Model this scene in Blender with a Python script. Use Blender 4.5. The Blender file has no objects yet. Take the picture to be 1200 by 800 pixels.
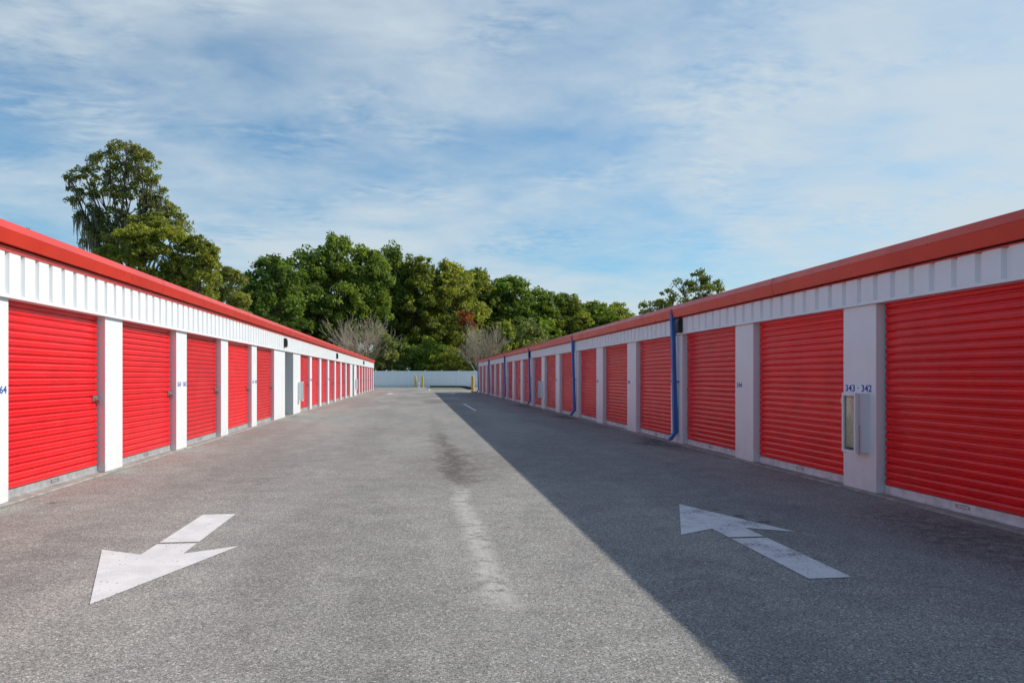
import bpy, math, random
import numpy as np
from mathutils import Vector, Matrix
random.seed(7); RNG = np.random.default_rng(7)
S = bpy.context.scene; COL = S.collection; R = math.radians

# ------------------------------------------------------------------ camera model (used for laying out far things)
FPX, UVP, VH, CAMH = 885.0, 489.0, 441.0, 1.31
TH = math.atan((600 - UVP) / FPX); CT, ST = math.cos(TH), math.sin(TH)
def at(px, depth):                                   # ground point under photo column px at a given depth
    x = (px - 600) * depth / FPX
    return (x * CT + depth * ST, -x * ST + depth * CT)
def at_y(px, Y):
    u = px - 600
    return Y * (u * CT + FPX * ST) / (-u * ST + FPX * CT)

# ------------------------------------------------------------------ node helpers
class NT:
    def __init__(s, m): s.t = m.node_tree; s.n = s.t.nodes
    def new(s, typ, **kw):
        nd = s.n.new(typ); ins = kw.pop('ins', {})
        for k, v in kw.items(): setattr(nd, k, v)
        for k, v in ins.items():
            if hasattr(v, 'is_linked') : s.t.links.new(v, nd.inputs[k])
            else: nd.inputs[k].default_value = v
        return nd
    def math(s, op, a, b=0.0, clamp=False):
        nd = s.new('ShaderNodeMath', operation=op, use_clamp=clamp)
        for i, v in enumerate((a, b)):
            if hasattr(v, 'is_linked'): s.t.links.new(v, nd.inputs[i])
            else: nd.inputs[i].default_value = v
        return nd.outputs[0]
    def noise(s, vec, scale, detail=4, rough=.55, dist=0.0):
        nd = s.new('ShaderNodeTexNoise', ins={'Scale': scale, 'Detail': detail, 'Roughness': rough, 'Distortion': dist})
        s.t.links.new(vec, nd.inputs['Vector']); return nd.outputs['Fac']
    def rng(s, v, a, b, c=0.0, d=1.0, smooth=True):
        nd = s.new('ShaderNodeMapRange', interpolation_type='SMOOTHSTEP' if smooth else 'LINEAR')
        s.t.links.new(v, nd.inputs[0])
        for i, q in enumerate((a, b, c, d)): nd.inputs[i + 1].default_value = q
        return nd.outputs[0]
    def mix(s, f, a, b, mode='MIX'):
        nd = s.new('ShaderNodeMix', data_type='RGBA', blend_type=mode)
        for i, v in ((0, f), (6, a), (7, b)):
            if hasattr(v, 'is_linked'): s.t.links.new(v, nd.inputs[i])
            else: nd.inputs[i].default_value = v if i == 0 else (*v[:3], 1)
        return nd.outputs[2]
    def mapping(s, vec, loc=(0, 0, 0), sc=(1, 1, 1), rot=(0, 0, 0), typ='POINT'):
        nd = s.new('ShaderNodeMapping', vector_type=typ)
        s.t.links.new(vec, nd.inputs[0]); nd.inputs[1].default_value = loc
        nd.inputs[2].default_value = rot; nd.inputs[3].default_value = sc; return nd.outputs[0]
def new_mat(name):
    m = bpy.data.materials.new(name); m.use_nodes = True
    t = NT(m); b = t.n['Principled BSDF']; return m, t, b
def paint(name, col, rough=.45, spec=.5, metal=0.0, var=.06, dirt=0.0, scale=3.0, bump=0.0, streak=1.0, vary=0.0):
    """painted / plain surface: slight colour variation, optional grime near the ground and in vertical streaks"""
    m, t, b = new_mat(name)
    pos = t.new('ShaderNodeNewGeometry').outputs['Position']
    n = t.noise(pos, scale, 5)
    c = t.mix(t.rng(n, .3, .7), tuple(x * (1 - var) for x in col), tuple(min(1, x * (1 + var)) for x in col))
    if vary:                                          # each curtain has weathered a little differently
        rn = t.new('ShaderNodeObjectInfo').outputs['Random']
        c = t.mix(1.0, c, t.mix(rn, (1 - vary,) * 3, (1.05, 1.05, 1.05)), 'MULTIPLY')
        c = t.mix(t.math('MULTIPLY', t.rng(t.noise(t.mapping(pos, sc=(1, .8, 5)), 1.4, 6, .65), .5, .75), .10), c, (.62, .20, .18))
    if dirt:
        z = t.new('ShaderNodeSeparateXYZ', ins={0: pos}).outputs[2]
        low = t.rng(z, .55, .0)
        st = t.noise(t.mapping(pos, sc=(9, 9, .5)), 1.0, 5)
        g = t.math('MULTIPLY', t.math('MULTIPLY', low, t.rng(t.noise(pos, 7, 6), .3, .75)), dirt, True)
        g2 = t.math('MULTIPLY', t.rng(st, .52, .8), dirt * .35 * streak, True)
        c = t.mix(t.math('MAXIMUM', g, g2), c, (.20, .185, .16))
    t.t.links.new(c, b.inputs['Base Color'])
    b.inputs['Roughness'].default_value = rough; b.inputs['Metallic'].default_value = metal
    b.inputs['Specular IOR Level'].default_value = spec
    r = t.rng(t.noise(pos, 5, 4), .3, .7, rough * .85, min(1, rough * 1.2)); t.t.links.new(r, b.inputs['Roughness'])
    if bump:
        bp = t.new('ShaderNodeBump', ins={'Strength': bump, 'Distance': .02, 'Height': t.noise(pos, 14, 3)})
        t.t.links.new(bp.outputs[0], b.inputs['Normal'])
    return m

WHITE = paint('white_painted_steel', (.82, .835, .835), .40, .45, dirt=.19, var=.015, bump=.03)
RED = paint('red_curtain_paint', (.88, .012, .016), .19, .42, var=.06, dirt=.07, bump=.02, vary=.16)
GUT = paint('red_gutter_paint', (.68, .046, .022), .32, .5, var=.07, scale=1.6, bump=.03)
GALV = paint('galvanised_steel', (.50, .51, .51), .5, .5, metal=.35, var=.12, dirt=.3, scale=12)
BARW = paint('white_bottom_bar', (.72, .72, .71), .5, .4, var=.06, dirt=.45, scale=9)
DARK = paint('shadow_dark_steel', (.012, .012, .013), .7, .2)  # dark steel, taken near black to hold the shadow of the curtain-edge gap
BLACK = paint('black_lamp_paint', (.016, .018, .02), .5, .4)
BLUE = paint('blue_downspout_paint', (.020, .145, .44), .4, .5, var=.08, dirt=.12)
INK = paint('blue_number_ink', (.035, .10, .42), .6, .2)
YEL = paint('yellow_bollard_plastic', (.72, .42, .02), .45, .4, var=.06, dirt=.2)
CONC = paint('concrete_sill', (.40, .38, .35), .9, .2, var=.18, scale=6, dirt=.55, bump=.3)
GREY = paint('grey_recess_lining', (.30, .32, .34), .55, .3, var=.04, dirt=.2)  # even grey on the recess lining and its service door
VINYL = paint('white_vinyl_fence', (.88, .87, .87), .45, .4, var=.03, dirt=.2)
VPOST = paint('white_vinyl_post', (.90, .90, .91), .4, .4, var=.02, dirt=.1)  # same vinyl as the panels, lightened so the posts look better lit
ROOFM = paint('galvalume_roof', (.5, .5, .49), .45, .5, metal=.4)
EXTR = paint('extinguisher_red', (.55, .03, .02), .35, .5)
TAN = paint('faded_instruction_card', (.80, .70, .52), .8, .2, var=.15, scale=25)
STEEL = paint('latch_steel', (.45, .44, .42), .35, .5, metal=.8, var=.15, scale=40)
PIPEW = paint('white_standpipe', (.78, .76, .74), .5)
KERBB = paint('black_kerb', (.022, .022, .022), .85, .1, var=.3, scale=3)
LENS = paint('lamp_lens', (.55, .56, .55), .25, .5)
def glass_mat():
    m, t, b = new_mat('cabinet_glass'); t.n.remove(b)
    tr = t.new('ShaderNodeBsdfTransparent', ins={0: (.86, .88, .84, 1)})
    gl = t.new('ShaderNodeBsdfGlossy', ins={'Roughness': .06})
    mx = t.new('ShaderNodeMixShader', ins={0: .10})
    t.t.links.new(tr.outputs[0], mx.inputs[1]); t.t.links.new(gl.outputs[0], mx.inputs[2])
    t.t.links.new(mx.outputs[0], t.n['Material Output'].inputs[0]); return m
GLASS = glass_mat()

def asphalt_mat():
    m, t, b = new_mat('weathered_asphalt')
    pos = t.new('ShaderNodeNewGeometry').outputs['Position']
    def vor(scale):
        v = t.new('ShaderNodeTexVoronoi', ins={'Scale': scale}); t.t.links.new(pos, v.inputs['Vector']); return v
    v1, v2 = vor(115), vor(210)
    g1 = t.new('ShaderNodeSeparateXYZ', ins={0: v1.outputs['Color']}).outputs[0]
    g2 = t.new('ShaderNodeSeparateXYZ', ins={0: v2.outputs['Color']}).outputs[1]
    st = t.math('ADD', t.math('MULTIPLY', g1, .6), t.math('MULTIPLY', g2, .4))
    c = t.mix(t.rng(st, .05, .95, smooth=False), (.118, .114, .105), (.52, .497, .452))
    c = t.mix(t.rng(g1, .92, .99), c, (.68, .65, .59))
    c = t.mix(t.math('MULTIPLY', t.rng(g2, .10, .02), .7), c, (.045, .043, .04))
    # broad paler and darker fields, long ways down the alley
    big = t.noise(t.mapping(pos, sc=(.5, .12, 1)), 1.0, 6, .6)
    c = t.mix(1.0, c, t.mix(t.rng(big, .32, .68), (.84, .84, .84), (1.13, 1.12, 1.1)), 'MULTIPLY')
    mid = t.noise(pos, 2.6, 7, .65)
    c = t.mix(1.0, c, t.mix(t.rng(mid, .3, .7), (.88, .88, .88), (1.09, 1.09, 1.09)), 'MULTIPLY')
    wob = t.new('ShaderNodeTexNoise', ins={'Scale': 1.3, 'Detail': 6}); t.t.links.new(pos, wob.inputs['Vector'])
    off = t.new('ShaderNodeVectorMath', operation='MULTIPLY_ADD', ins={0: wob.outputs['Color'], 1: (.9, 1.6, 0), 2: (-.45, -.8, 0)})
    pw = t.new('ShaderNodeVectorMath', operation='ADD', ins={0: pos, 1: off.outputs[0]}).outputs[0]
    fine = t.noise(pos, 9, 6, .7)
    def stain(cx, cy, rx, ry, col, amt, lo=.35, hi=.62):
        nonlocal c
        g = t.new('ShaderNodeTexGradient', gradient_type='SPHERICAL')
        mp = t.mapping(pw, loc=(-cx / rx, -cy / ry, 0), sc=(1 / rx, 1 / ry, 0)); t.t.links.new(mp, g.inputs[0])
        k = t.math('MULTIPLY', t.rng(g.outputs['Fac'], .0, .75), t.rng(fine, lo, hi))
        c = t.mix(t.math('MULTIPLY', k, amt, True), c, col)
    # drips and tyre grime along the low centre line, pale wash-out nearer the camera
    stain(.56, 11.3, .34, 3.2, (.075, .058, .045), .85, .26, .62)
    stain(.62, 11.4, 1.25, 3.8, (.14, .122, .10), .6)
    stain(.45, 15.5, .30, 3.4, (.08, .065, .05), .6)
    stain(.50, 22.0, .35, 6.0, (.10, .09, .075), .5)
    stain(.9, 40, 1.1, 4.5, (.06, .055, .05), .7)
    stain(1.1, 50, 1.6, 2.2, (.05, .047, .043), .8)
    stain(.7, 57, 1.6, 2.2, (.055, .05, .046), .7)
    stain(-1.2, 46, 1.8, 2.0, (.10, .095, .09), .4)
    xy = t.new('ShaderNodeSeparateXYZ', ins={0: pos})
    def streak(xc, amp, width, ya, yb, col, amt, lo, hi, f=.55):
        '''a worn trail that wanders along the drive'''
        nonlocal c
        wv = t.new('ShaderNodeTexNoise', noise_dimensions='1D', ins={'W': t.math('MULTIPLY', xy.outputs[1], f), 'Detail': 3, 'Scale': 1.0}).outputs['Fac']
        dx = t.math('ABSOLUTE', t.math('SUBTRACT', xy.outputs[0], t.math('ADD', t.math('MULTIPLY', t.math('SUBTRACT', wv, .5), amp), xc)))
        k = t.math('MULTIPLY', t.rng(dx, width, width * .15), t.rng(t.noise(pos, 7, 6, .7), lo, hi))
        k = t.math('MULTIPLY', k, t.math('MULTIPLY', t.rng(xy.outputs[1], ya, ya + .8), t.rng(xy.outputs[1], yb, yb - 1.5)))
        c = t.mix(t.math('MULTIPLY', k, amt, True), c, col)
    streak(.49, .36, .15, 3.9, 9.6, (.66, .62, .55), .80, .38, .60, .45)
    streak(.46, .55, .42, 3.0, 30, (.36, .34, .31), .4, .42, .66)
    streak(.55, .5, .16, 8.8, 18, (.075, .06, .045), .6, .38, .6)
    streak(.5, .2, .02, -20, 60, (.07, .066, .06), .22, .48, .62)
    for xt in (-2.75, -1.0, 1.75, 3.55): streak(xt, .5, .42, -25, 75, (.135, .132, .127), .20, .25, .75, .12)
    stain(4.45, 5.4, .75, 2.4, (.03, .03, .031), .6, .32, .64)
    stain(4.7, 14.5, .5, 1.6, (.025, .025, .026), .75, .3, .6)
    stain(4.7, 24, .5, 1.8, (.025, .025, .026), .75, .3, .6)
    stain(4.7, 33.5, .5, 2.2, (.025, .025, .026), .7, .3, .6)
    stain(2.1, 8.6, .9, .7, (.34, .33, .32), .35)
    stain(3.6, 5.9, .5, .5, (.30, .29, .28), .4)
    stain(-3.3, 5.6, 1.5, 2.2, (.12, .115, .11), .35)
    # sparse oil spots
    sp = t.new('ShaderNodeTexVoronoi', ins={'Scale': .9}); t.t.links.new(pw, sp.inputs['Vector'])
    k = t.math('MULTIPLY', t.rng(sp.outputs['Distance'], .06, .03), t.rng(fine, .4, .55))
    c = t.mix(t.math('MULTIPLY', k, .7), c, (.04, .038, .035))
    # hairline cracks
    cv = t.new('ShaderNodeTexVoronoi', feature='DISTANCE_TO_EDGE', ins={'Scale': .16}); t.t.links.new(pw, cv.inputs['Vector'])
    k = t.math('MULTIPLY', t.rng(cv.outputs['Distance'], .0028, .0008), t.rng(t.noise(pos, .4, 3), .5, .6))
    c = t.mix(t.math('MULTIPLY', k, .3), c, (.05, .048, .045))
    t.t.links.new(c, b.inputs['Base Color']); b.inputs['Roughness'].default_value = .92
    b.inputs['Specular IOR Level'].default_value = .25
    h = t.math('ADD', t.math('MULTIPLY', v1.outputs['Distance'], -.6), t.math('MULTIPLY', fine, .25))
    bp = t.new('ShaderNodeBump', ins={'Strength': .55, 'Distance': .008, 'Height': h})
    t.t.links.new(bp.outputs[0], b.inputs['Normal'])
    return m
ASPH = asphalt_mat()

def marking_mat(name, wear, col=(.82, .81, .78)):
    m, t, b = new_mat(name)
    pos = t.new('ShaderNodeNewGeometry').outputs['Position']
    n = t.noise(pos, 46, 5, .7); n2 = t.noise(pos, 3.5, 5, .6)
    k = t.math('ADD', t.math('MULTIPLY', n, .6), t.math('MULTIPLY', n2, .4))
    a = t.rng(k, wear - .02, wear + .02)
    v = t.new('ShaderNodeTexVoronoi', ins={'Scale': 95}); t.t.links.new(pos, v.inputs['Vector'])
    g = t.new('ShaderNodeSeparateXYZ', ins={0: v.outputs['Color']}).outputs[0]
    a = t.math('MULTIPLY', a, t.rng(g, .0, .008))
    c = t.mix(t.rng(n2, .35, .65), tuple(x * .86 for x in col), col)
    c = t.mix(t.math('MULTIPLY', t.rng(t.noise(pos, 12, 5), .6, .8), .5), c, (.42, .41, .39))
    t.t.links.new(c, b.inputs['Base Color']); b.inputs['Roughness'].default_value = .75
    t.t.links.new(a, b.inputs['Alpha'])
    bp = t.new('ShaderNodeBump', ins={'Strength': .3, 'Distance': .006, 'Height': v.outputs['Distance']})
    t.t.links.new(bp.outputs[0], b.inputs['Normal'])
    return m
MARK = marking_mat('road_paint', .26); MARKW = marking_mat('worn_road_paint', .425); MARKF = marking_mat('faint_road_paint', .44, (.55, .55, .54))

def grass_mat(name, c0, c1):
    m, t, b = new_mat(name); pos = t.new('ShaderNodeNewGeometry').outputs['Position']
    c = t.mix(t.rng(t.noise(pos, .7, 8, .7), .35, .65), c0, c1)
    c = t.mix(t.math('MULTIPLY', t.rng(t.noise(pos, 14, 4), .4, .7), .5), c, (.13, .12, .06))
    t.t.links.new(c, b.inputs['Base Color']); b.inputs['Roughness'].default_value = .95
    bp = t.new('ShaderNodeBump', ins={'Strength': .8, 'Distance': .05, 'Height': t.noise(pos, 20, 4)})
    t.t.links.new(bp.outputs[0], b.inputs['Normal']); return m
GRASS = grass_mat('rough_grass', (.045, .06, .02), (.09, .10, .035))
VERGE = grass_mat('dry_grass', (.16, .17, .08), (.26, .25, .14))

def leaf_mat():
    m, t, b = new_mat('leaves')
    a = t.new('ShaderNodeAttribute', attribute_name='tone').outputs['Fac']
    oc = t.new('ShaderNodeObjectInfo').outputs['Color']
    c = t.mix(1.0, oc, t.mix(a, (.50, .56, .50), (1.75, 1.62, 1.20)), 'MULTIPLY')
    t.t.links.new(c, b.inputs['Base Color']); b.inputs['Roughness'].default_value = .55
    b.inputs['Specular IOR Level'].default_value = .3
    tr = t.new('ShaderNodeBsdfTranslucent'); t.t.links.new(t.mix(1.0, c, (1.25, 1.25, .6), 'MULTIPLY'), tr.inputs[0])
    mx = t.new('ShaderNodeMixShader', ins={0: .48}); t.t.links.new(b.outputs[0], mx.inputs[1]); t.t.links.new(tr.outputs[0], mx.inputs[2])
    t.t.links.new(mx.outputs[0], t.n['Material Output'].inputs[0]); return m
LEAF = leaf_mat()
BARK = paint('grey_brown_bark', (.10, .08, .06), .9, .1, var=.3, scale=4, bump=.4)
TWIG = paint('pale_bare_twigs', (.50, .40, .30), .85, .1, var=.2, scale=6)
MOSS = paint('hanging_moss', (.30, .25, .17), .95, .05, var=.3, scale=2)

# ------------------------------------------------------------------ mesh helpers
class MB:
    def __init__(s): s.v = []; s.f = []
    def box(s, x0, y0, z0, x1, y1, z1):
        i = len(s.v)
        s.v += [(x0, y0, z0), (x1, y0, z0), (x1, y1, z0), (x0, y1, z0), (x0, y0, z1), (x1, y0, z1), (x1, y1, z1), (x0, y1, z1)]
        s.f += [(i, i+3, i+2, i+1), (i+4, i+5, i+6, i+7), (i, i+1, i+5, i+4), (i+1, i+2, i+6, i+5), (i+2, i+3, i+7, i+6), (i+3, i, i+4, i+7)]
        return s
    def prism_y(s, prof, y0, y1, closed=True, caps=True):          # profile in (x, z), run along y
        i = len(s.v); n = len(prof)
        s.v += [(x, y0, z) for x, z in prof] + [(x, y1, z) for x, z in prof]
        for k in range(n if closed else n - 1):
            j = (k + 1) % n; s.f.append((i+k, i+j, i+n+j, i+n+k))
        if closed and caps: s.f += [tuple(range(i+n-1, i-1, -1)), tuple(range(i+n, i+2*n))]
        return s
    def prism_z(s, prof, z0, z1):
        i = len(s.v); n = len(prof)
        s.v += [(x, y, z0) for x, y in prof] + [(x, y, z1) for x, y in prof]
        for k in range(n):
            j = (k + 1) % n; s.f.append((i+k, i+j, i+n+j, i+n+k))
        s.f += [tuple(range(i+n-1, i-1, -1)), tuple(range(i+n, i+2*n))]
        return s
    def tube(s, p, q, r0, r1, n=6, cap=True):
        p, q = Vector(p), Vector(q); d = (q - p)
        if d.length < 1e-6: return s
        d.normalize(); a = d.orthogonal().normalized(); b = d.cross(a); i = len(s.v)
        for c, r in ((p, r0), (q, r1)):
            for k in range(n):
                w = 2 * math.pi * k / n; s.v.append(tuple(c + (a * math.cos(w) + b * math.sin(w)) * r))
        for k in range(n):
            j = (k + 1) % n; s.f.append((i+k, i+j, i+n+j, i+n+k))
        if cap: s.f += [tuple(range(i+n-1, i-1, -1)), tuple(range(i+n, i+2*n))]
        return s
    def lathe(s, prof, cx=0, cy=0, n=20):                           # (r, z) from the bottom up
        i = len(s.v); m = len(prof)
        for r, z in prof:
            for k in range(n): w = 2*math.pi*k/n; s.v.append((cx + r*math.cos(w), cy + r*math.sin(w), z))
        for a in range(m - 1):
            for k in range(n):
                j = (k+1) % n; s.f.append((i+a*n+k, i+a*n+j, i+(a+1)*n+j, i+(a+1)*n+k))
        s.f += [tuple(range(i+n-1, i-1, -1)), tuple(range(i+(m-1)*n, i+m*n))]
        return s
    def mesh(s, name, mat):
        me = bpy.data.meshes.new(name); me.from_pydata(s.v, [], s.f); me.update()
        if mat: me.materials.append(mat)
        return me
    def build(s, name, mat, parent=None, smooth=False, bevel=0, loc=None):
        me = s.mesh(name, mat)
        if smooth: me.polygons.foreach_set('use_smooth', [True] * len(me.polygons))
        return link(name, me, parent, bevel, loc)
def link(name, me, parent=None, bevel=0, loc=None, rot=None):
    o = bpy.data.objects.new(name, me); COL.objects.link(o)
    if parent: o.parent = parent
    if loc: o.location = loc
    if rot: o.rotation_euler = rot
    if bevel:
        bv = o.modifiers.new('bevel', 'BEVEL'); bv.width = bevel; bv.segments = 2; bv.limit_method = 'ANGLE'
    return o
def empty(name, loc, rot=(0, 0, 0)):
    o = bpy.data.objects.new(name, None); COL.objects.link(o); o.location = loc; o.rotation_euler = rot; o.empty_display_size = .2; return o
def tag(o, label=None, cat=None, group=None, kind=None):
    if label: o['label'] = label
    if cat: o['category'] = cat
    if group: o['group'] = group
    if kind: o['kind'] = kind
    return o
def copy_tree(o, parent=None):
    c = o.copy(); COL.objects.link(c)
    if parent: c.parent = parent
    for ch in list(o.children): copy_tree(ch, c)
    return c
_txt = {}
def text_mesh(body, size, mat):
    if body in _txt: return _txt[body]
    cu = bpy.data.curves.new('number', 'FONT'); cu.body = body; cu.size = size; cu.align_x = 'CENTER'; cu.align_y = 'CENTER'
    cu.extrude = .0008; cu.offset = .0019; cu.space_character = 1.04
    o = bpy.data.objects.new('number', cu); COL.objects.link(o)
    bpy.context.view_layer.update()
    me = bpy.data.meshes.new_from_object(o.evaluated_get(bpy.context.evaluated_depsgraph_get()))
    bpy.data.objects.remove(o); me.materials.clear(); me.materials.append(mat); _txt[body] = me; return me

# ------------------------------------------------------------------ ground
def sheet(name, pts, z, mat, kind='structure'):
    m = MB(); m.v = [(x, y, z) for x, y in pts]; m.f = [tuple(range(len(pts)))]
    return tag(m.build(name, mat), kind=kind)
sheet('ground', [(-1500, -1500), (1500, -1500), (1500, 1500), (-1500, 1500)], -.03, GRASS)
sheet('asphalt_road', [(-32, -30), (48, -30), (48, 94.6), (-32, 94.6)], 0.0, ASPH)

def arrow(name, cx, ytip, sgn, mat):                 # tip at ytip, tail runs away from it by sgn along y
    P = lambda x, d: (cx + x, ytip + sgn * d)
    head = [P(0, 0), P(.5, 1.45), P(.15, 1.24), P(.15, 1.59), P(-.15, 1.59), P(-.15, 1.24), P(-.5, 1.45)]
    tail = [P(.15, 1.645), P(.15, 2.86), P(-.15, 2.86), P(-.15, 1.645)]
    m = MB(); z = .004
    for poly in (head, tail):
        i = len(m.v); m.v += [(x, y, z) for x, y in poly]
        f = tuple(range(i, i + len(poly))); m.f.append(f if sgn < 0 else f[::-1])
    for k, f in enumerate(m.f):                       # all faces look up
        a, b, c = (Vector(m.v[j]) for j in f[:3])
    return tag(m.build(name, mat), kind='structure')
arrow('road_marking_arrow', -1.865, 4.60, 1, MARK)
arrow('road_marking_arrow', 2.665, 7.47, -1, MARKW)
arrow('road_marking_arrow', -2.05, 56.6, 1, MARK)
arrow('road_marking_arrow', 2.72, 59.6, -1, MARK)
def stripe(x0, y0, x1, y1, w, mat):
    d = Vector((x1-x0, y1-y0, 0)).normalized(); n = Vector((-d.y, d.x, 0)) * w / 2
    pts = [(x0+n.x, y0+n.y), (x0-n.x, y0-n.y), (x1-n.x, y1-n.y), (x1+n.x, y1+n.y)]
    return sheet('road_marking_line', pts, .004, mat)
stripe(2.22, 28.85, 2.22, 36.4, .11, MARK)
stripe(2.29, 28.9, 4.7, 29.2, .10, MARKF)
stripe(2.29, 36.3, 4.7, 36.6, .10, MARKF)
stripe(1.22, 72, 1.22, 90, .12, MARK)
xa, xb = at_y(500, 86), at_y(544, 86)
sheet('grass_verge', [(xa, 80), (at_y(546, 78), 77), (xb, 90.6), (xa, 90.9)], .006, VERGE)
# low black kerb that edges the drive at the fence and curves round towards the right building
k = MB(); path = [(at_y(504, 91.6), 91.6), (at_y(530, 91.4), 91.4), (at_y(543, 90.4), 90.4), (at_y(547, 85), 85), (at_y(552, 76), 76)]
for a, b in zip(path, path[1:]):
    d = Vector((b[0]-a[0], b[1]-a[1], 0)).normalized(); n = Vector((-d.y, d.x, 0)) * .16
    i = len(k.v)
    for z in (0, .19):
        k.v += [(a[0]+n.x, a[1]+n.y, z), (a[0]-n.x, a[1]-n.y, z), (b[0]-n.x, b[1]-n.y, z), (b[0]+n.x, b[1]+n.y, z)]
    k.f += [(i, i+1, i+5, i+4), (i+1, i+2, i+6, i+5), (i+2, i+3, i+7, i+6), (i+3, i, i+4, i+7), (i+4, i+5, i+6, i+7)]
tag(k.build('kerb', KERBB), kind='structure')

# ------------------------------------------------------------------ storage buildings
W, HDR, REC = 2.42, 2.11, .11
def curtain_profile():
    p = []; z = .115; per = .084
    while z < 2.15:
        p += [(-.014, z+.001), (-.014, z+.008), (.009, z+.012), (.0175, z+.022), (.0215, z+.036), (.0215, z+.043), (.0155, z+.0465), (.0155, z+.0500), (.0215, z+.053), (.0205, z+.064), (.0165, z+.074), (.009, z+.081)]
        z += per
    return p + [(0, z)]
def make_door(parent, bar_mat):
    d = MB().prism_y(curtain_profile(), .032, W - .032, closed=False).build('door', RED, parent)
    MB().prism_y([(-.02, .03), (.03, .03), (.03, .042), (.012, .045), (.012, .118), (-.02, .118)], .02, W - .02).build('bottom_bar', bar_mat, d)
    MB().box(-.06, .002, .03, -.022, .06, 2.16).build('guide', DARK, d); MB().box(-.06, W - .06, .03, -.022, W - .002, 2.16).build('guide', DARK, d)
    l = MB().box(.02, W - .185, .985, .034, W - .035, 1.055); l.box(.034, W - .15, 1.005, .046, W - .02, 1.03)
    l.tube((.034, W - .10, 1.0), (.075, W - .10, 1.0), .012, .012, 8); l.box(.046, W - .075, .955, .072, W - .03, 1.005)
    l.build('latch', STEEL, d, bevel=.002)
    h = MB().box(.012, W / 2 - .09, .066, .02, W / 2 + .09, .072); h.box(.012, W / 2 - .09, .095, .02, W / 2 + .09, .10)
    h.box(.012, W/2 - .09, .072, .02, W/2 - .08, .095); h.box(.012, W/2 + .08, .072, .02, W/2 + .09, .095)
    h.build('pull_handle', STEEL, d)
    return d
def building(label, x, rot, y0, y1, doors, alcoves, ztop, gz, bar_mat, numbers, trim):
    """local frame: wall face at x = 0 looking to +x, y along the row"""
    root = empty('storage_building', (x, 0, 0), (0, 0, rot)); tag(root, label, 'building', 'storage buildings along the drive')
    # body behind the fronts, with pockets at the alcoves
    body = MB(); cuts = sorted(alcoves); y = y0
    for a, b in cuts: body.box(-9, y, 0, -.26, a, ztop - .03); body.box(-9, a, 0, -1.5, b, ztop - .03); y = b
    body.box(-9, y, 0, -.26, y1, ztop - .03); body.build('wall', WHITE, root)
    MB().box(-.26, y0 - .03, 0, .05, y1 + .03, .028).build('sill', CONC, root, bevel=.008)
    # ribbed header panel
    pr = []; yy = y0; per = .305
    while yy < y1 - .01:
        e = min(per, y1 - yy)
        if e > .2: pr += [(.040, yy), (.040, yy + .095), (.002, yy + .113), (.002, yy + .165), (.040, yy + .183)]
        yy += per
    pr.append((.040, y1))
    h = MB(); n = len(pr); ins = .004
    h.v = [(px + ins, py, HDR + .02) for px, py in pr] + [(px + ins, py, ztop) for px, py in pr]
    h.f = [(i, i+1, n+i+1, n+i) for i in range(n - 1)]
    h.box(-.25, y0, HDR + .01, .002, y1, ztop - .002)
    h.build('header_panel', WHITE, root)
    MB().prism_y([(-.26, HDR), (.050, HDR), (.050, HDR + .012), (.0435, HDR + .03), (-.26, HDR + .009)], y0, y1).build('header_trim', WHITE, root)
    MB().box(.0, y0, ztop - trim, .054, y1, ztop + .004).build('eave_trim', GUT, root)
    ga_ = [(.0, ztop + .022), (.112, ztop + .016), (.150, ztop + gz), (.154, ztop + gz + .008), (.112, ztop + gz + .098), (.098, ztop + gz + .098), (.13, ztop + gz + .03), (.0, ztop + gz + .02)]
    g = MB().prism_y(ga_, y0 - .08, y1 + .08)
    yy = y0 + 3.05                                    # lap joints between gutter lengths
    while yy < y1:
        g.prism_y([(.10, ztop + .013), (.114, ztop + .013), (.1525, ztop + gz), (.157, ztop + gz + .009), (.1145, ztop + gz + .100), (.104, ztop + gz + .100), (.145, ztop + gz + .009)], yy, yy + .05); yy += 6.1
    g.build('gutter', GUT, root)
    zr = ztop + gz + .05
    r = MB().prism_y([(.09, zr - .02), (.09, zr), (-4.6, zr + .20), (-9.3, zr), (-9.3, zr - .06), (-4.6, zr + .14)], y0 - .1, y1 + .1)
    yy = y0
    while yy < y1: r.prism_y([(.085, zr + .001), (.085, zr + .03), (-4.6, zr + .24), (-4.6, zr + .201)], yy, yy + .05); yy += .61
    r.build('roof', ROOFM, root)
    MB().prism_y([(-.0, ztop - .03), (.0, zr - .03), (-4.6, zr + .13), (-9, zr - .03), (-9, ztop - .03)], y0 + .002, y0 + .05).build('gable', WHITE, root)
    MB().prism_y([(-.0, ztop - .03), (.0, zr - .03), (-4.6, zr + .13), (-9, zr - .03), (-9, ztop - .03)], y1 - .05, y1 - .002).build('gable', WHITE, root)
    # posts fill everything that is neither door nor alcove
    op = sorted([(a, a + W) for a in doors] + list(alcoves)); y = y0
    spans = []
    for a, b in op: spans.append((y, a)); y = b
    spans.append((y, y1))
    for a, b in spans:
        if b - a < .02: continue
        p = MB().box(-.26, a, .028, 0, b, HDR + .0).build('post', WHITE, root, bevel=.006)
        c = (a + b) / 2
        for yn, body_ in numbers:
            if a - .01 <= yn <= b + .01:
                me = text_mesh(body_, .106, INK)
                o = link('unit_number', me, p, loc=(.0015, yn, 1.172), rot=(R(90), 0, R(90))); o.scale = (1.24, 1, 1)
    first = None
    for a in doors:
        if first is None: d = first = make_door(root, bar_mat)
        else: d = copy_tree(first, root)
        d.location = (-REC, a, 0)
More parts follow.
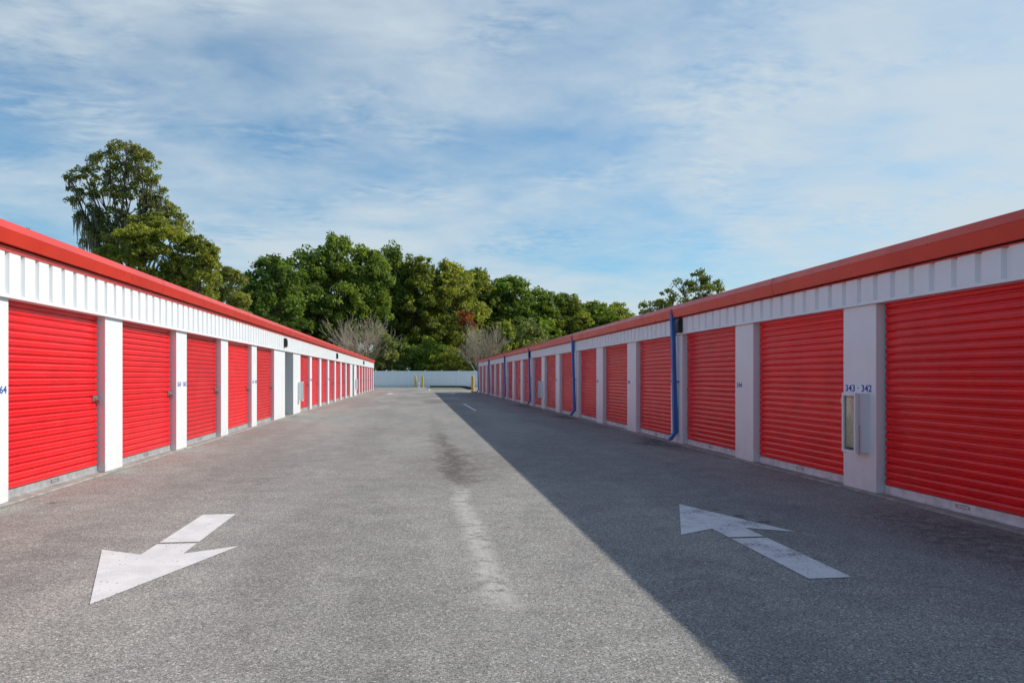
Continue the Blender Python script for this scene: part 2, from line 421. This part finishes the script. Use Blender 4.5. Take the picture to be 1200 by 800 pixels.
    for a, b in alcoves:
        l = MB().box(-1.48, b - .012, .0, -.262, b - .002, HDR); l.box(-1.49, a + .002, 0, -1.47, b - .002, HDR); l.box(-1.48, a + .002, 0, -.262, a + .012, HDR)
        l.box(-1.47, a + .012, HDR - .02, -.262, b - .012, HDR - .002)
        lo = l.build('recess', GREY, root)
        MB().box(-1.47, a + .3, .02, -1.43, b - .3, 2.05).build('service_door', GREY, lo, bevel=.005)
    return root

# left row: runs of doors with a recessed entry after each run
ld = [8.33 + 3.02 * k for k in range(-3, 5)] + [27.83 + 2.975 * k for k in range(7)] + [53.05 + 2.87 * k for k in range(7)]
la = [(24.66, 26.27), (49.75, 51.1)]
left_nums = [(8.33 - .30, '365 · 364'), (14.38 - .30, '363 · 362'), (20.42 - .30, '361 · 360'), (30.53, '359 · 358'), (36.48, '357 · 356')]
left = building('long white storage building facing the sun with recessed grey entries between its red doors', -4.16, 0, -2.6, 73.4, ld, la, 2.62, .138, GALV, left_nums, .045)

# right row (turned to face the drive): near edge of every post in world y
pe = [4.70 - 3.06, 4.70, 7.76, 10.82, 13.88] + [13.88 + 3.15 * k for k in range(1, 16)]
rd_world = [(p + .615, p + .615 + W) for p in pe[:-1]]
right_nums = [(-(7.76 + .31), '343 · 342'), (-(10.82 + .46), '344'), (-(17.03 + .46), '346'), (-(20.18 + .46), '347'), (-(26.48 + .46), '349')]
right = building('long white storage building in shade with blue downspouts between its red doors', 5.0, R(180), -61.8, 2.4,
                 [-b for a, b in rd_world], [], 2.42, .152, BARW, right_nums, .010)
# blue downspouts
def downspout():
    m = MB(); w = .052
    prof = [(.155, 2.53), (.155, 2.36), (.075, 2.20), (.060, .20), (.16, .06), (.20, .075), (.10, .235)]
    def seg(p, q, t):                                   # rectangular pipe leaning in x/z
        (x0, z0), (x1, z1) = p, q; i = len(m.v)
        for x, z in (p, q):
            m.v += [(x - t, -w, z), (x + t, -w, z), (x + t, w, z), (x - t, w, z)]
        m.f += [(i, i+1, i+5, i+4), (i+1, i+2, i+6, i+5), (i+2, i+3, i+7, i+6), (i+3, i, i+4, i+7), (i, i+3, i+2, i+1), (i+4, i+5, i+6, i+7)]
    seg((.115, 2.535), (.10, 2.10), .038); seg((.10, 2.10), (.055, .24), .038); seg((.055, .24), (.17, .085), .042)
    return m
yds = [p + .20 for p in (13.88, 13.88 + 3.15*3, 13.88 + 3.15*6, 13.88 + 3.15*9, 13.88 + 3.15*12)] + [61.45]
first = None
for yd in yds:
    if first is None:
        d = first = downspout().build('downspout', BLUE, right, bevel=.006)
        s_ = MB().prism_z([(.0, -.075), (.0, -.056), (.122, -.056), (.122, .056), (.0, .056), (.0, .075), (.126, .075), (.126, -.075)], 1.2, 1.23)
        s_.build('strap', BLUE, d)
        MB().box(.05, -.07, 2.535, .165, .07, 2.60).build('outlet', GUT, d, bevel=.006)
    else: d = copy_tree(first, right)
    d.location = (0, -yd, 0)
# short yellow tape on the foot of the post beside the first door
MB().box(5.02, 7.752, .03, 5.10, 7.7585, .26)
t_ = MB().box(-.09, -7.7575, .03, -.012, -7.753, .30).build('edge_tape', YEL, right)

# ------------------------------------------------------------------ wall lamps, extinguisher cabinets, bollards, hydrant
def wall_lamp():
    r = empty('wall_lamp', (0, 0, 0))
    MB().prism_y([(0, -.14), (.075, -.14), (.10, -.115), (.105, .05), (.085, .125), (.06, .14), (.0, .14)], -.085, .085).build('housing', BLACK, r, bevel=.008)
    MB().prism_y([(.02, -.144), (.07, -.144), (.07, -.138), (.02, -.138)], -.06, .06).build('lens', LENS, r)
    return r
lampL = [(24.25, 'black wall lamp above the first grey recess of the sunlit building'),
         (39.5, 'black wall lamp on the sunlit header midway along the second run of doors'),
         (58.9, 'small far black wall lamp near the end of the sunlit building')]
lampR = [(13.78, 'black wall lamp beside the nearest blue downspout'),
         (33.0, 'black wall lamp beside the third blue downspout, counted from the camera'),
         (52.0, 'black wall lamp beside the fifth blue downspout, counted from the camera')]
proto = None
for lst, x, rz, z in ((lampL, -4.16 + .036, 0, 2.36), (lampR, 5.0 - .036, R(180), 2.275)):
    for y, lab in lst:
        r = wall_lamp() if proto is None else copy_tree(proto)
        if proto is None: proto = r
        r.location = (x, y, z); r.rotation_euler = (0, 0, rz); tag(r, lab, 'lamp', 'black wall lamps on the storage buildings')
def cabinet():
    r = empty('extinguisher_cabinet', (0, 0, 0)); w, h, d = .13, .33, .118     # half width, half height
    b = MB(); b.box(0, -w, -h, .008, w, h)
    b.box(.008, -w, -h, d, -w + .008, h); b.box(.008, w - .008, -h, d, w, h); b.box(.008, -w + .008, -h, d, w - .008, -h + .008); b.box(.008, -w + .008, h - .008, d, w - .008, h)
    b.build('case', WHITE, r)
    f = MB(); t = .028; x0, x1 = d + .008, d + .05; W2, H2 = w + .004, h + .004
    f.box(x0, -W2, -H2, x1, -W2 + t, H2); f.box(x0, W2 - t, -H2, x1, W2, H2); f.box(x0, -W2 + t, -H2, x1, W2 - t, -H2 + t); f.box(x0, -W2 + t, H2 - t, x1, W2 - t, H2)
    dr = f.build('cabinet_door', WHITE, r)
    MB().box(x0 + .018, -W2 + t, -H2 + t, x0 + .022, W2 - t, H2 - t).build('glass', GLASS, dr)
    MB().box(d + .001, -w + .004, -h + .004, d + .007, -w + .010, h - .004).build('hinge', DARK, r)
    for s in (-1, 1):
        l = MB().box(d - .004, s * w - .006 if s > 0 else s * w - .010, -h - .02, d + .012, s * w + .010 if s > 0 else s * w + .006, -.02)
        l.build('hasp', GALV, r, bevel=.003)
    MB().box(x0 + .010, -w + .035, -h + .05, x0 + .014, w - .035, h - .05).build('instruction_card', TAN, dr)
    return r
def extinguisher():
    r = empty('fire_extinguisher', (0, 0, 0))
    MB().lathe([(.042, 0), (.05, .012), (.05, .34), (.042, .375), (.022, .40), (.02, .42)], n=18).build('cylinder', EXTR, r, smooth=True)
    MB().box(-.018, -.03, .42, .018, .03, .445).box(-.01, -.085, .445, .01, .02, .46).box(-.01, -.085, .475, .01, .02, .487).build('valve', BLACK, r)
    hz = MB()
    pts = [(.03, 0, .43), (.05, .055, .40), (.045, .07, .30), (.03, .073, .12)]
    for a, b in zip(pts, pts[1:]): hz.tube(a, b, .009, .009, 8)
    hz.build('hose', BLACK, r)
    MB().prism_z([(.0505 * math.cos(a), .0505 * math.sin(a)) for a in [R(-50 + 10*i) for i in range(11)]] + [(.0495 * math.cos(a), .0495 * math.sin(a)) for a in [R(50 - 10*i) for i in range(11)]], .12, .28).build('paper_label', TAN, r)
    return r
cabs = [(5.0, 7.99, 180, 'white glass fronted extinguisher cabinet on the near shaded post below its unit numbers', 'fire extinguisher inside the cabinet on the near shaded post'),
        (5.0, 30.0, 180, 'white extinguisher cabinet on a far shaded post beyond the second blue downspout', 'fire extinguisher inside the cabinet beyond the second blue downspout'),
        (-4.16, 27.35, 0, 'white extinguisher cabinet on the sunlit wall just past the first grey recess', 'fire extinguisher inside the cabinet past the first grey recess'),
        (-4.16, 51.9, 0, 'white extinguisher cabinet on the sunlit wall just past the far grey recess', 'fire extinguisher inside the cabinet past the far grey recess')]
pc = pe_ = None
for x, y, a, lab, lab2 in cabs:
    c = cabinet() if pc is None else copy_tree(pc); pc = pc or c
    e = extinguisher() if pe_ is None else copy_tree(pe_); pe_ = pe_ or e
    s = -1 if a else 1
    c.location = (x + s * .001, y, .79); c.rotation_euler = (0, 0, R(a)); tag(c, lab, 'cabinet', 'extinguisher cabinets on the walls')
    e.location = (x + s * .068, y, .472); e.rotation_euler = (0, 0, R(a)); tag(e, lab2, 'fire extinguisher', 'fire extinguishers in their cabinets')
def bollard():
    r = empty('bollard', (0, 0, 0))
    MB().lathe([(.122, .012), (.122, 1.02), (.126, 1.025), (.126, 1.06), (.122, 1.065), (.122, 1.12), (.126, 1.125), (.126, 1.16), (.122, 1.165), (.122, 1.30), (.108, 1.345), (.07, 1.375), (.02, 1.385)], n=24).build('post_sleeve', YEL, r, smooth=False)
    MB().lathe([(.19, 0), (.19, .008), (.135, .03)], n=20).build('footing', CONC, r)
    return r
bl = [(at_y(554, 62.9), 62.9, 'yellow bollard at the far corner of the shaded building'),
      (at_y(486.8, 92.6), 92.6, 'yellow bollard in front of the white fence, left of the standpipe'),
      (at_y(495.2, 92.6), 92.6, 'yellow bollard in front of the white fence, right of the standpipe')]
proto = None
for x, y, lab in bl:
    r = bollard() if proto is None else copy_tree(proto); proto = proto or r
    r.location = (x, y, 0); tag(r, lab, 'bollard', 'yellow bollards')
hx = at_y(490.6, 93.0)
hy = empty('standpipe', (hx, 93.0, 0)); tag(hy, 'small white standpipe with a red cap between two yellow bollards', 'standpipe')
MB().lathe([(.14, 0), (.14, .03), (.085, .04), (.085, .42), (.11, .43), (.11, .47), (.085, .5), (.04, .56)], n=16).build('barrel', PIPEW, hy)
MB().tube((0, 0, .33), (.17, 0, .33), .055, .055, 12).tube((0, 0, .33), (-.17, 0, .33), .055, .055, 12).build('outlet', PIPEW, hy)
MB().tube((.17, 0, .33), (.22, 0, .33), .07, .07, 8).build('outlet_cap', EXTR, hy)
tag(MB().prism_z([(4.5, 61.6), (4.9, 61.5), (4.9, 62.2), (4.45, 62.1)], .002, .09).build('splash_block', CONC, bevel=.02), 'pale concrete splash block on the ground at the far shaded corner', 'splash block')

# ------------------------------------------------------------------ far fence
FY = 95.0
fn = empty('vinyl_fence', (0, FY, 0)); tag(fn, 'long white vinyl privacy fence closing the far end of the drive', 'fence')
px = 459.5 - 19.4 * 5; xs = []
while px < 800: xs.append(at_y(px, FY)); px += 19.4
for i, (a, b) in enumerate(zip(xs, xs[1:])):
    pn = MB().box(a + .065, -.02, .19, b - .065, .02, 1.86).build('fence_panel', VINYL, fn)
    MB().box(a + .065, -.035, 1.862, b - .065, .035, 2.0).build('rail', VINYL, pn); MB().box(a + .065, -.035, .04, b - .065, .035, .188).build('rail', VINYL, pn)
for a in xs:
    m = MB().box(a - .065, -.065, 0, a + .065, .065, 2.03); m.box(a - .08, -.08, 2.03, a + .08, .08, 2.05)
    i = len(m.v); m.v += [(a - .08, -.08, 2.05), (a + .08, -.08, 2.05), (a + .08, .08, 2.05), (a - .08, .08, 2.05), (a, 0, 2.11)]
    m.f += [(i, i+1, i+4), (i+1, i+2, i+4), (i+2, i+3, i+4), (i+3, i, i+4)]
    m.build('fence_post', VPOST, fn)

# ------------------------------------------------------------------ trees
def leaves_mesh(name, centres, radii, tones, per, size, flat=.75, droop=0.0):
    """many small rhombic leaf sprays scattered in little clumps"""
    C = np.repeat(np.asarray(centres), per, 0); Rr = np.repeat(np.asarray(radii), per); T = np.repeat(np.asarray(tones), per)
    n = len(C)
    d = RNG.normal(size=(n, 3)); d /= np.linalg.norm(d, axis=1)[:, None]
    r = Rr * RNG.random(n) ** .45
    P = C + d * r[:, None] * np.array([1, 1, flat])
    nrm = d * .4 + RNG.normal(size=(n, 3)) * .75 + np.array([0, 0, .4]); nrm /= np.linalg.norm(nrm, axis=1)[:, None]
    h = RNG.normal(size=(n, 3)); h[:, 2] -= droop; u = np.cross(nrm, h); u /= np.linalg.norm(u, axis=1)[:, None] + 1e-9; v = np.cross(nrm, u)
    s = size * (.6 + .8 * RNG.random(n)); a = (s)[:, None] * u; b = (s * .52)[:, None] * v
    V = np.stack([P - a, P + b, P + a, P - b], 1).reshape(-1, 3)
    me = bpy.data.meshes.new(name); me.vertices.add(4 * n); me.vertices.foreach_set('co', V.ravel())
    me.loops.add(4 * n); me.loops.foreach_set('vertex_index', np.arange(4 * n)); me.polygons.add(n)
    me.polygons.foreach_set('loop_start', np.arange(n) * 4); me.polygons.foreach_set('loop_total', np.full(n, 4))
    at_ = me.attributes.new('tone', 'FLOAT', 'FACE'); at_.data.foreach_set('value', np.clip(T + RNG.normal(size=n) * .16, 0, 1))
    me.update(calc_edges=True); me.materials.append(LEAF); return me
def clumps_from_lobes(lobes, dens=1.0, cr=(.28, .5), low=-.35):
    cen, rad, ton = [], [], []
    for (x, y, z, rx, ry, rz) in lobes:
        n = max(4, int(dens * 9 * (rx * rz + ry * rz + rx * ry) / 3 / (cr[1] ** 2) * .46))
        tone = random.uniform(.25, .75)
        for _ in range(n):
            d = Vector((random.gauss(0, 1), random.gauss(0, 1), random.gauss(.2, 1))).normalized()
            if d.z < low: d.z *= -.4; d.normalize()
            k = random.uniform(.62, 1.08)
            cen.append((x + d.x * rx * k, y + d.y * ry * k, z + d.z * rz * k))
            rad.append(random.uniform(*cr)); ton.append(min(1, max(0, tone + random.uniform(-.3, .3))))
    return cen, rad, ton
def trunk_mesh(name, lobes, base_r, fork, lean=0.0, side=8, extra=2):
    m = MB(); top = Vector((lean, 0, fork)); prev = Vector((0, 0, -.1)); pts = [prev]
    for k in range(1, 5): pts.append(Vector((lean * k / 4 + random.uniform(-.1, .1), random.uniform(-.1, .1), fork * k / 4)))
    for i in range(4): m.tube(pts[i], pts[i+1], base_r * (1.25 if i == 0 else 1 - .12 * i), base_r * (1 - .12 * (i + 1)), side)
    top = pts[-1]
    for (x, y, z, rx, ry, rz) in lobes:
        e = Vector((x, y, z)); s_ = top if e.z > top.z else Vector(pts[2]); ln = (e - s_).length
        mid = s_.lerp(e, .5) + Vector((random.uniform(-.1, .1) * ln, random.uniform(-.1, .1) * ln, .08 * ln))
        r = base_r * min(.55, .25 + .06 * max(rx, rz)); m.tube(s_, mid, r, r * .6, 6); m.tube(mid, e, r * .6, r * .3, 5)
        for _ in range(extra):
            q = e + Vector((random.uniform(-1, 1) * rx, random.uniform(-1, 1) * ry, random.uniform(-.2, 1) * rz)) * .85
            m.tube(mid.lerp(e, .6), q, r * .35, r * .08, 4)
    return m.mesh(name, BARK)
def tree_variant(H, Wd, base, nl, dens, per, size, cr):
    lobes = []
    for k in range(nl):
        f = (k + .5) / nl; zc = base + (H - base) * (.16 + .74 * f)
        env = math.sin(math.pi * min(1, max(.12, (f * .80 + .22)))) ** .6
        a = k * 2.399 + random.uniform(-.4, .4); rr = Wd / 2 * env * random.uniform(.35, .72) if f < .93 else 0
        q = Wd * random.uniform(.17, .25)
        lobes.append((rr * math.cos(a), rr * math.sin(a), zc, q, q, q * random.uniform(.7, .95)))
    c, r, t = clumps_from_lobes(lobes, dens, cr)
    return leaves_mesh('crown', c, r, t, per, size), trunk_mesh('trunk', lobes, .028 * H ** .85, base * .9 + .1 * H)
def put_tree(name, label, cat, loc, crown, trunk, color, rot=0.0, sc=(1, 1, 1), group=None):
    r = empty(name, loc, (0, 0, rot)); r.scale = sc; tag(r, label, cat, group)
    c = link('crown', crown, r); c.color = (*color, 1)
    link('trunk', trunk, r); return r
# generic broad-leaved trees for the wood behind the fence
VAR = [tree_variant(17, 10, 2.5, 22, 1.0, 40, .225, (.5, .95)), tree_variant(17, 9, 2.2, 20, 1.0, 40, .22, (.45, .9)),
       tree_variant(17, 11, 1.8, 26, .95, 40, .22, (.5, 1.0)), tree_variant(17, 8.5, 3.0, 18, 1.1, 40, .225, (.5, .9)),
       tree_variant(17, 10, 1.2, 24, .9, 40, .21, (.45, .85))]
DKG, MDG, OLV, YLG, GRY = (.145, .215, .052), (.185, .250, .055), (.230, .265, .066), (.270, .290, .072), (.205, .235, .105)
# (photo column, crown width in px, top row, depth, variant, colour, label)
wood = [(318, 84, 293, 106, 0, DKG, 'dark green rounded tree at the left end of the wood, beside the sky gap'),
        (357, 70, 287, 110, 1, DKG, 'dark green tree second from the left end of the wood'),
        (395, 78, 276, 108, 2, MDG, 'tallest dark green tree of the wood, above the larger bare shrub'),
        (432, 56, 285, 104, 3, MDG, 'narrow mid green tree standing right of the tallest tree in the wood'),
        (458, 54, 282, 110, 1, DKG, 'narrow dark green tree with a pointed top above the fence end'),
        (487, 78, 299, 106, 4, OLV, 'broad olive green tree above the pair of yellow bollards'),
        (524, 80, 307, 104, 2, YLG, 'broad yellow green tree in the middle of the wood'),
        (560, 64, 309, 111, 0, OLV, 'olive tree behind the smaller bare shrub'),
        (597, 70, 320, 108, 3, DKG, 'darker tree just right of the smaller bare shrub'),
        (632, 66, 335, 112, 1, MDG, 'mid green tree above the far half of the shaded roof'),
        (664, 64, 343, 114, 4, OLV, 'low olive tree third from the right end of the wood'),
        (697, 62, 349, 116, 0, MDG, 'low mid green tree second from the right end of the wood'),
        (724, 54, 355, 118, 2, OLV, 'lowest olive tree at the right end of the wood')]
for px, wpx, top, dep, v, col, lab in wood:
    dep = 98 + (px - 318) * .125 + (dep - 108) * .8
    x, y = at(px, dep); H = (VH - top) * dep / FPX + CAMH; w = wpx * 1.18 * dep / FPX / (10, 9, 11, 8.5, 10)[v]
    put_tree('oak_tree', lab, 'tree', (x, y, -.03), *VAR[v], col, random.uniform(0, 6.28), (w, w, H / 17.2), 'trees of the wood behind the fence')
# low shrubby trees just behind the fence
LOW = [tree_variant(5, 5, .3, 12, 1.0, 34, .16, (.35, .6)), tree_variant(5, 4.2, .2, 10, 1.0, 34, .16, (.3, .6))]
low = [(452, 40, 392, 99, 0, GRY, 'grey green shrub behind the fence beside the larger bare shrub'),
       (476, 34, 402, 100, 1, DKG, 'dark green shrub behind the fence left of the bollard pair'),
       (503, 42, 396, 101, 0, MDG, 'mid green shrub behind the fence right of the bollard pair'),
       (530, 36, 405, 99, 1, YLG, 'yellow green shrub behind the fence left of the smaller bare shrub'),
       (592, 44, 378, 101, 0, OLV, 'olive shrub behind the fence right of the smaller bare shrub'),
       (622, 44, 374, 102, 1, GRY, 'grey green shrub showing above the far shaded roof')]
for px, wpx, top, dep, v, col, lab in low:
    x, y = at(px, dep); H = (VH - top) * dep / FPX + CAMH; w = wpx * 1.15 * dep / FPX / (5, 4.2)[v]
    put_tree('shrub', lab, 'shrub', (x, y, -.03), *LOW[v], col, random.uniform(0, 6.28), (w, w, H / 5.1), 'green shrubs behind the fence')
x, y = at(546, 101); H = (VH - 364) * 101 / FPX + CAMH
put_tree('maple_tree', 'small rusty red leaved tree among the green trees of the wood', 'tree', (x, y, 0), *tree_variant(H, 3.0, H * .72, 6, 1.0, 30, .15, (.3, .5)), (.34, .11, .05))
# the unbroken wood farther back
lob = []
for px in range(285, 760, 11):
    top = np.interp(px, [285, 320, 395, 455, 500, 560, 610, 660, 740, 760], [330, 303, 290, 296, 312, 322, 332, 348, 366, 375])
    for dep in (112 + (px - 318) * .125, 120 + (px - 318) * .125):
        x, y = at(px + random.uniform(-6, 6), dep); Hh = (VH - top - random.uniform(4, 16)) * dep / FPX
        for f in (.18, .4, .62, .84): lob.append((x + random.uniform(-1, 1), y + random.uniform(-1, 1), Hh * f, 2.6, 2.6, 2.3))
c, r, t_ = clumps_from_lobes(lob, .8, (.6, 1.1))
wd = link('woodland', leaves_mesh('woodland', c, r, t_, 26, .26)); wd.color = (.15, .20, .06, 1)
tag(wd, 'dense dark green woodland filling in behind the separate trees', 'woodland', kind='stuff')
ug = []
for px in range(300, 700, 9):
    x, y = at(px + random.uniform(-4, 4), random.uniform(99, 112)); ug.append((x, y, random.uniform(.5, 1.6), 1.4, 1.4, 1.3)); ug.append((*at(px + random.uniform(-4, 4), random.uniform(104, 112)), random.uniform(2.4, 4.2), 1.7, 1.7, 1.5))
c, r, t_ = clumps_from_lobes(ug, .9, (.4, .7))
u_ = link('undergrowth', leaves_mesh('undergrowth', c, r, t_, 26, .18)); u_.color = (.14, .18, .06, 1)
tag(u_, 'low dark undergrowth between the trunks behind the fence', 'undergrowth', kind='stuff')

# trees near the left building, laid out lobe by lobe: (px, py, half width px, half height px)
def lobes_px(cx, dep, L):
    k = dep / FPX
    return [((a - cx) * k, random.uniform(-.5, .5) * max(rx, ry) * k, (VH - b) * k + CAMH, rx * k, (rx + ry) / 2 * k, ry * k) for a, b, rx, ry in L]
LAST = []
def tree_px(name, label, cx, dep, L, col, dens, per, size, cr, base_r, fork, extra=2, low=-.35, droop=0.0):
    lo = lobes_px(cx, dep, L); x, y = at(cx, dep)
    c, r, t = clumps_from_lobes(lo, dens, cr, low); LAST[:] = c
    return put_tree(name, label, 'tree', (x, y, -.03), leaves_mesh('crown', c, r, t, per, size, droop=droop), trunk_mesh('trunk', lo, base_r, fork, extra=extra), col, -TH)
tall = tree_px('oak_tree', 'tall mossy oak with open ragged crown behind the sunlit building', 158, 50,
    [(150, 178, 24, 11), (124, 190, 20, 11), (168, 190, 18, 13), (142, 203, 24, 13), (100, 205, 16, 9), (84, 210, 8, 5), (172, 214, 15, 14), (118, 222, 16, 11),
     (150, 230, 22, 15), (176, 238, 14, 12), (108, 250, 10, 10), (130, 256, 18, 14), (160, 258, 24, 15), (185, 255, 16, 9), (120, 280, 14, 14), (150, 288, 26, 16), (92, 238, 9, 7), (98, 256, 10, 8), (86, 222, 8, 6), (106, 228, 12, 8), (190, 243, 14, 10), (200, 256, 15, 10), (208, 266, 15, 10), (112, 268, 15, 12), (132, 275, 18, 12), (186, 228, 9, 8), (172, 268, 22, 14), (104, 284, 12, 9),
     (160, 330, 30, 18), (130, 330, 20, 18)],
    (.235, .255, .085), 1.55, 34, .090, (.17, .38), .36, 6.0, extra=4, low=-.6)
# hanging moss on the tall oak
ms = MB(); kk = 50 / FPX
anchors = [p for p in LAST if p[2] > (VH - 275) * kk]
for p in anchors:
    left = p[0] < -45 * kk and p[2] < (VH - 215) * kk
    if random.random() > (.7 if left else .15): continue
    for _ in range(random.randint(5, 11)):
        x0, y0, z0 = p[0] + random.gauss(0, .16), p[1] + random.gauss(0, .16), p[2] + random.uniform(-.15, .1)
        L_ = random.uniform(.25, 1.15 if left else .75); x1 = x0 + random.gauss(0, .05); xm = (x0 + x1) / 2 + random.gauss(0, .02)
        ms.tube((x0, y0, z0), (xm, y0, z0 - L_ * .5), .012, .03, 3, False); ms.tube((xm, y0, z0 - L_ * .5), (x1, y0, z0 - L_), .03, .005, 3, False)
ms.build('moss', MOSS, tall)
tree_px('oak_tree', 'bushy olive green oak in front of the tall mossy oak', 205, 46,
    [(165, 282, 24, 17), (200, 280, 22, 14), (228, 292, 20, 16), (242, 310, 14, 16), (185, 300, 30, 16), (215, 315, 28, 16), (150, 305, 20, 16), (128, 300, 14, 12), (238, 330, 20, 14), (190, 330, 30, 16), (180, 265, 16, 10), (205, 345, 40, 16), (248, 295, 7, 8)],
    (.250, .270, .060), 2.5, 34, .095, (.18, .36), .28, 2.6)
tree_px('willow_tree', 'pale yellow green feathery tree between the mossy oak and the wood', 268, 62,
    [(262, 330, 16, 14), (278, 332, 10, 14), (268, 322, 10, 9), (252, 325, 10, 10), (268, 350, 20, 14), (282, 356, 10, 12), (250, 345, 12, 12), (270, 370, 22, 14)],
    (.30, .31, .10), 1.5, 34, .11, (.22, .40), .16, 2.4, droop=1.2)
tree_px('oak_tree', 'sparse twiggy treetop just above the near end of the sunlit roof', 14, 32,
    [(6, 268, 9, 6), (34, 274, 7, 7), (18, 285, 16, 8), (20, 300, 20, 10)], (.14, .17, .05), .5, 16, .06, (.10, .2), .10, 3.4, extra=5)
tree_px('oak_tree', 'open crowned oak alone above the shaded roof', 812, 52,
    [(818, 324, 14, 8), (800, 334, 15, 9), (834, 334, 14, 8), (822, 342, 22, 9), (786, 346, 10, 7), (776, 355, 12, 7), (846, 340, 8, 5), (800, 356, 26, 10), (756, 359, 11, 5), (830, 358, 26, 12), (770, 368, 20, 9)],
    (.19, .225, .07), 1.0, 34, .09, (.18, .36), .24, 2.6, extra=4, low=-.6)

# bare winter shrubs behind the fence
def bare(label, px, wpx, top, dep, seed):
    rs = random.Random(seed); H = (VH - top) * dep / FPX + CAMH; Wd = wpx * dep / FPX
    m = MB(); tw = MB()
    def grow(p, d, L, r, lv):
        q = p + d * L; (m if lv < 2 else tw).tube(p, q, max(r, .015), max(r * .68, .012), 5 if lv < 2 else 3, False)
        if lv >= 5: return
        for _ in range(2 if lv > 1 else 3):
            nd = (d + Vector((rs.gauss(0, .36), rs.gauss(0, .36), rs.gauss(.03, .14)))).normalized()
            grow(q, nd, L * rs.uniform(.62, .90), r * .66, lv + 1)
        if lv >= 1:
            nd = (d + Vector((rs.gauss(0, .5), rs.gauss(0, .5), .1))).normalized(); grow(p.lerp(q, .5), nd, L * .6, r * .5, lv + 2)
    for k in range(12):
        a = k * 2 * math.pi / 12 + rs.uniform(-.2, .2); sp = rs.uniform(.25, 1.0)
        grow(Vector((.25 * math.cos(a), .25 * math.sin(a), 0)), Vector((math.cos(a) * sp, math.sin(a) * sp, 1)).normalized(), H * .245, .075, 0)
    V = np.array(m.v + tw.v); sx = Wd / (np.percentile(V[:, 0], 98) - np.percentile(V[:, 0], 2)); sz = H / np.percentile(V[:, 2], 99.5)
    for b in (m, tw): b.v = [(x * sx, y * sx, z * sz) for x, y, z in b.v]
    x, y = at(px, dep); r = empty('bare_shrub', (x, y, -.03)); tag(r, label, 'shrub', 'bare shrubs behind the fence')
    m.build('stems', TWIG, r); tw.build('twigs', TWIG, r)
bare('larger leafless tan shrub behind the far end of the sunlit building', 423, 72, 373, 98, 3)
bare('smaller leafless tan shrub behind the far corner of the shaded building', 565, 50, 382, 98, 5)

# ------------------------------------------------------------------ sky and sun
SUN = Vector((3.50, .42, 2.66)).normalized()
el = math.asin(SUN.z); az = math.atan2(SUN.x, SUN.y)
w = bpy.data.worlds.new('World'); S.world = w; w.use_nodes = True
t = NT(w); bg = t.n['Background']
sky = t.new('ShaderNodeTexSky', sky_type='NISHITA', sun_disc=False, sun_elevation=el, sun_rotation=az, air_density=1.0, dust_density=.6, ozone_density=2.0)
d = t.new('ShaderNodeTexCoord').outputs['Generated']
sp = t.new('ShaderNodeSeparateXYZ', ins={0: d})
zz = t.math('MAXIMUM', t.math('ADD', sp.outputs[2], .12), .05)
pl = t.new('ShaderNodeCombineXYZ', ins={0: t.math('DIVIDE', sp.outputs[0], zz), 1: t.math('DIVIDE', sp.outputs[1], zz), 2: 0.0}).outputs[0]
wn = t.new('ShaderNodeTexNoise', ins={'Scale': 1.6, 'Detail': 5}); t.t.links.new(pl, wn.inputs['Vector'])
wv = t.new('ShaderNodeVectorMath', operation='MULTIPLY_ADD', ins={0: wn.outputs['Color'], 1: (.30, .30, 0), 2: pl}).outputs[0]
n1 = t.noise(t.mapping(wv, loc=(3.1, .4, 0), rot=(0, 0, R(25)), sc=(.75, .9, 1)), .95, 10, .55)          # broad veils
n2 = t.noise(t.mapping(wv, rot=(0, 0, R(-18)), sc=(1, 1.05, 1)), 3.0, 9, .58)                         # torn streaks
rp = t.noise(t.mapping(wv, rot=(0, 0, R(8)), sc=(2.2, 4.0, 1)), 6.0, 4, .55)                            # fine ripples, in patches only
pt = t.rng(t.noise(pl, 1.7, 3), .46, .62)
k = t.math('ADD', t.math('MULTIPLY', n1, .76), t.math('MULTIPLY', n2, .24))
k = t.math('ADD', k, t.math('MULTIPLY', t.math('MULTIPLY', t.math('SUBTRACT', rp, .5), pt), .26))
k = t.math('ADD', k, t.math('MULTIPLY', sp.outputs[0], .14))         # the veil thickens towards the east
k = t.math('ADD', k, t.math('MULTIPLY', sp.outputs[1], .10))         # and towards the north; clear behind and overhead
k = t.math('SUBTRACT', k, t.math('MULTIPLY', t.rng(sp.outputs[2], .55, .95), .10))
k = t.math('ADD', k, t.math('MULTIPLY', t.rng(sp.outputs[2], .30, .03), .05))   # thicker low down
cov = t.rng(k, .415, .76, .10, .95)
base = t.mix(1.0, sky.outputs[0], (.64, 1.10, 1.26), 'MULTIPLY')
c = t.mix(cov, base, (5.6, 6.5, 7.1))
t.t.links.new(c, bg.inputs[0]); bg.inputs[1].default_value = .087

sl = bpy.data.lights.new('Sun', 'SUN'); sl.energy = 3.15; sl.angle = R(.53); sl.color = (1, .955, .88)
so = bpy.data.objects.new('Sun', sl); COL.objects.link(so); so.rotation_euler = SUN.to_track_quat('Z', 'Y').to_euler(); so.location = (30, 10, 40)

# ------------------------------------------------------------------ camera
cd = bpy.data.cameras.new('Camera'); cam = bpy.data.objects.new('Camera', cd); COL.objects.link(cam)
cam.location = (0, 0, CAMH); cam.rotation_euler = (R(90), 0, -TH)
cd.sensor_width = 36; cd.lens = FPX / 1200 * 36; cd.shift_y = (VH - 400) / 1200; cd.clip_end = 5000; cd.clip_start = .05
S.camera = cam
S.view_settings.view_transform = 'Standard'; S.view_settings.look = 'None'; S.view_settings.exposure = .31; S.view_settings.gamma = 1
S.render.resolution_x, S.render.resolution_y = 1024, 682
S.cycles.max_bounces = 8; S.cycles.use_denoising = True
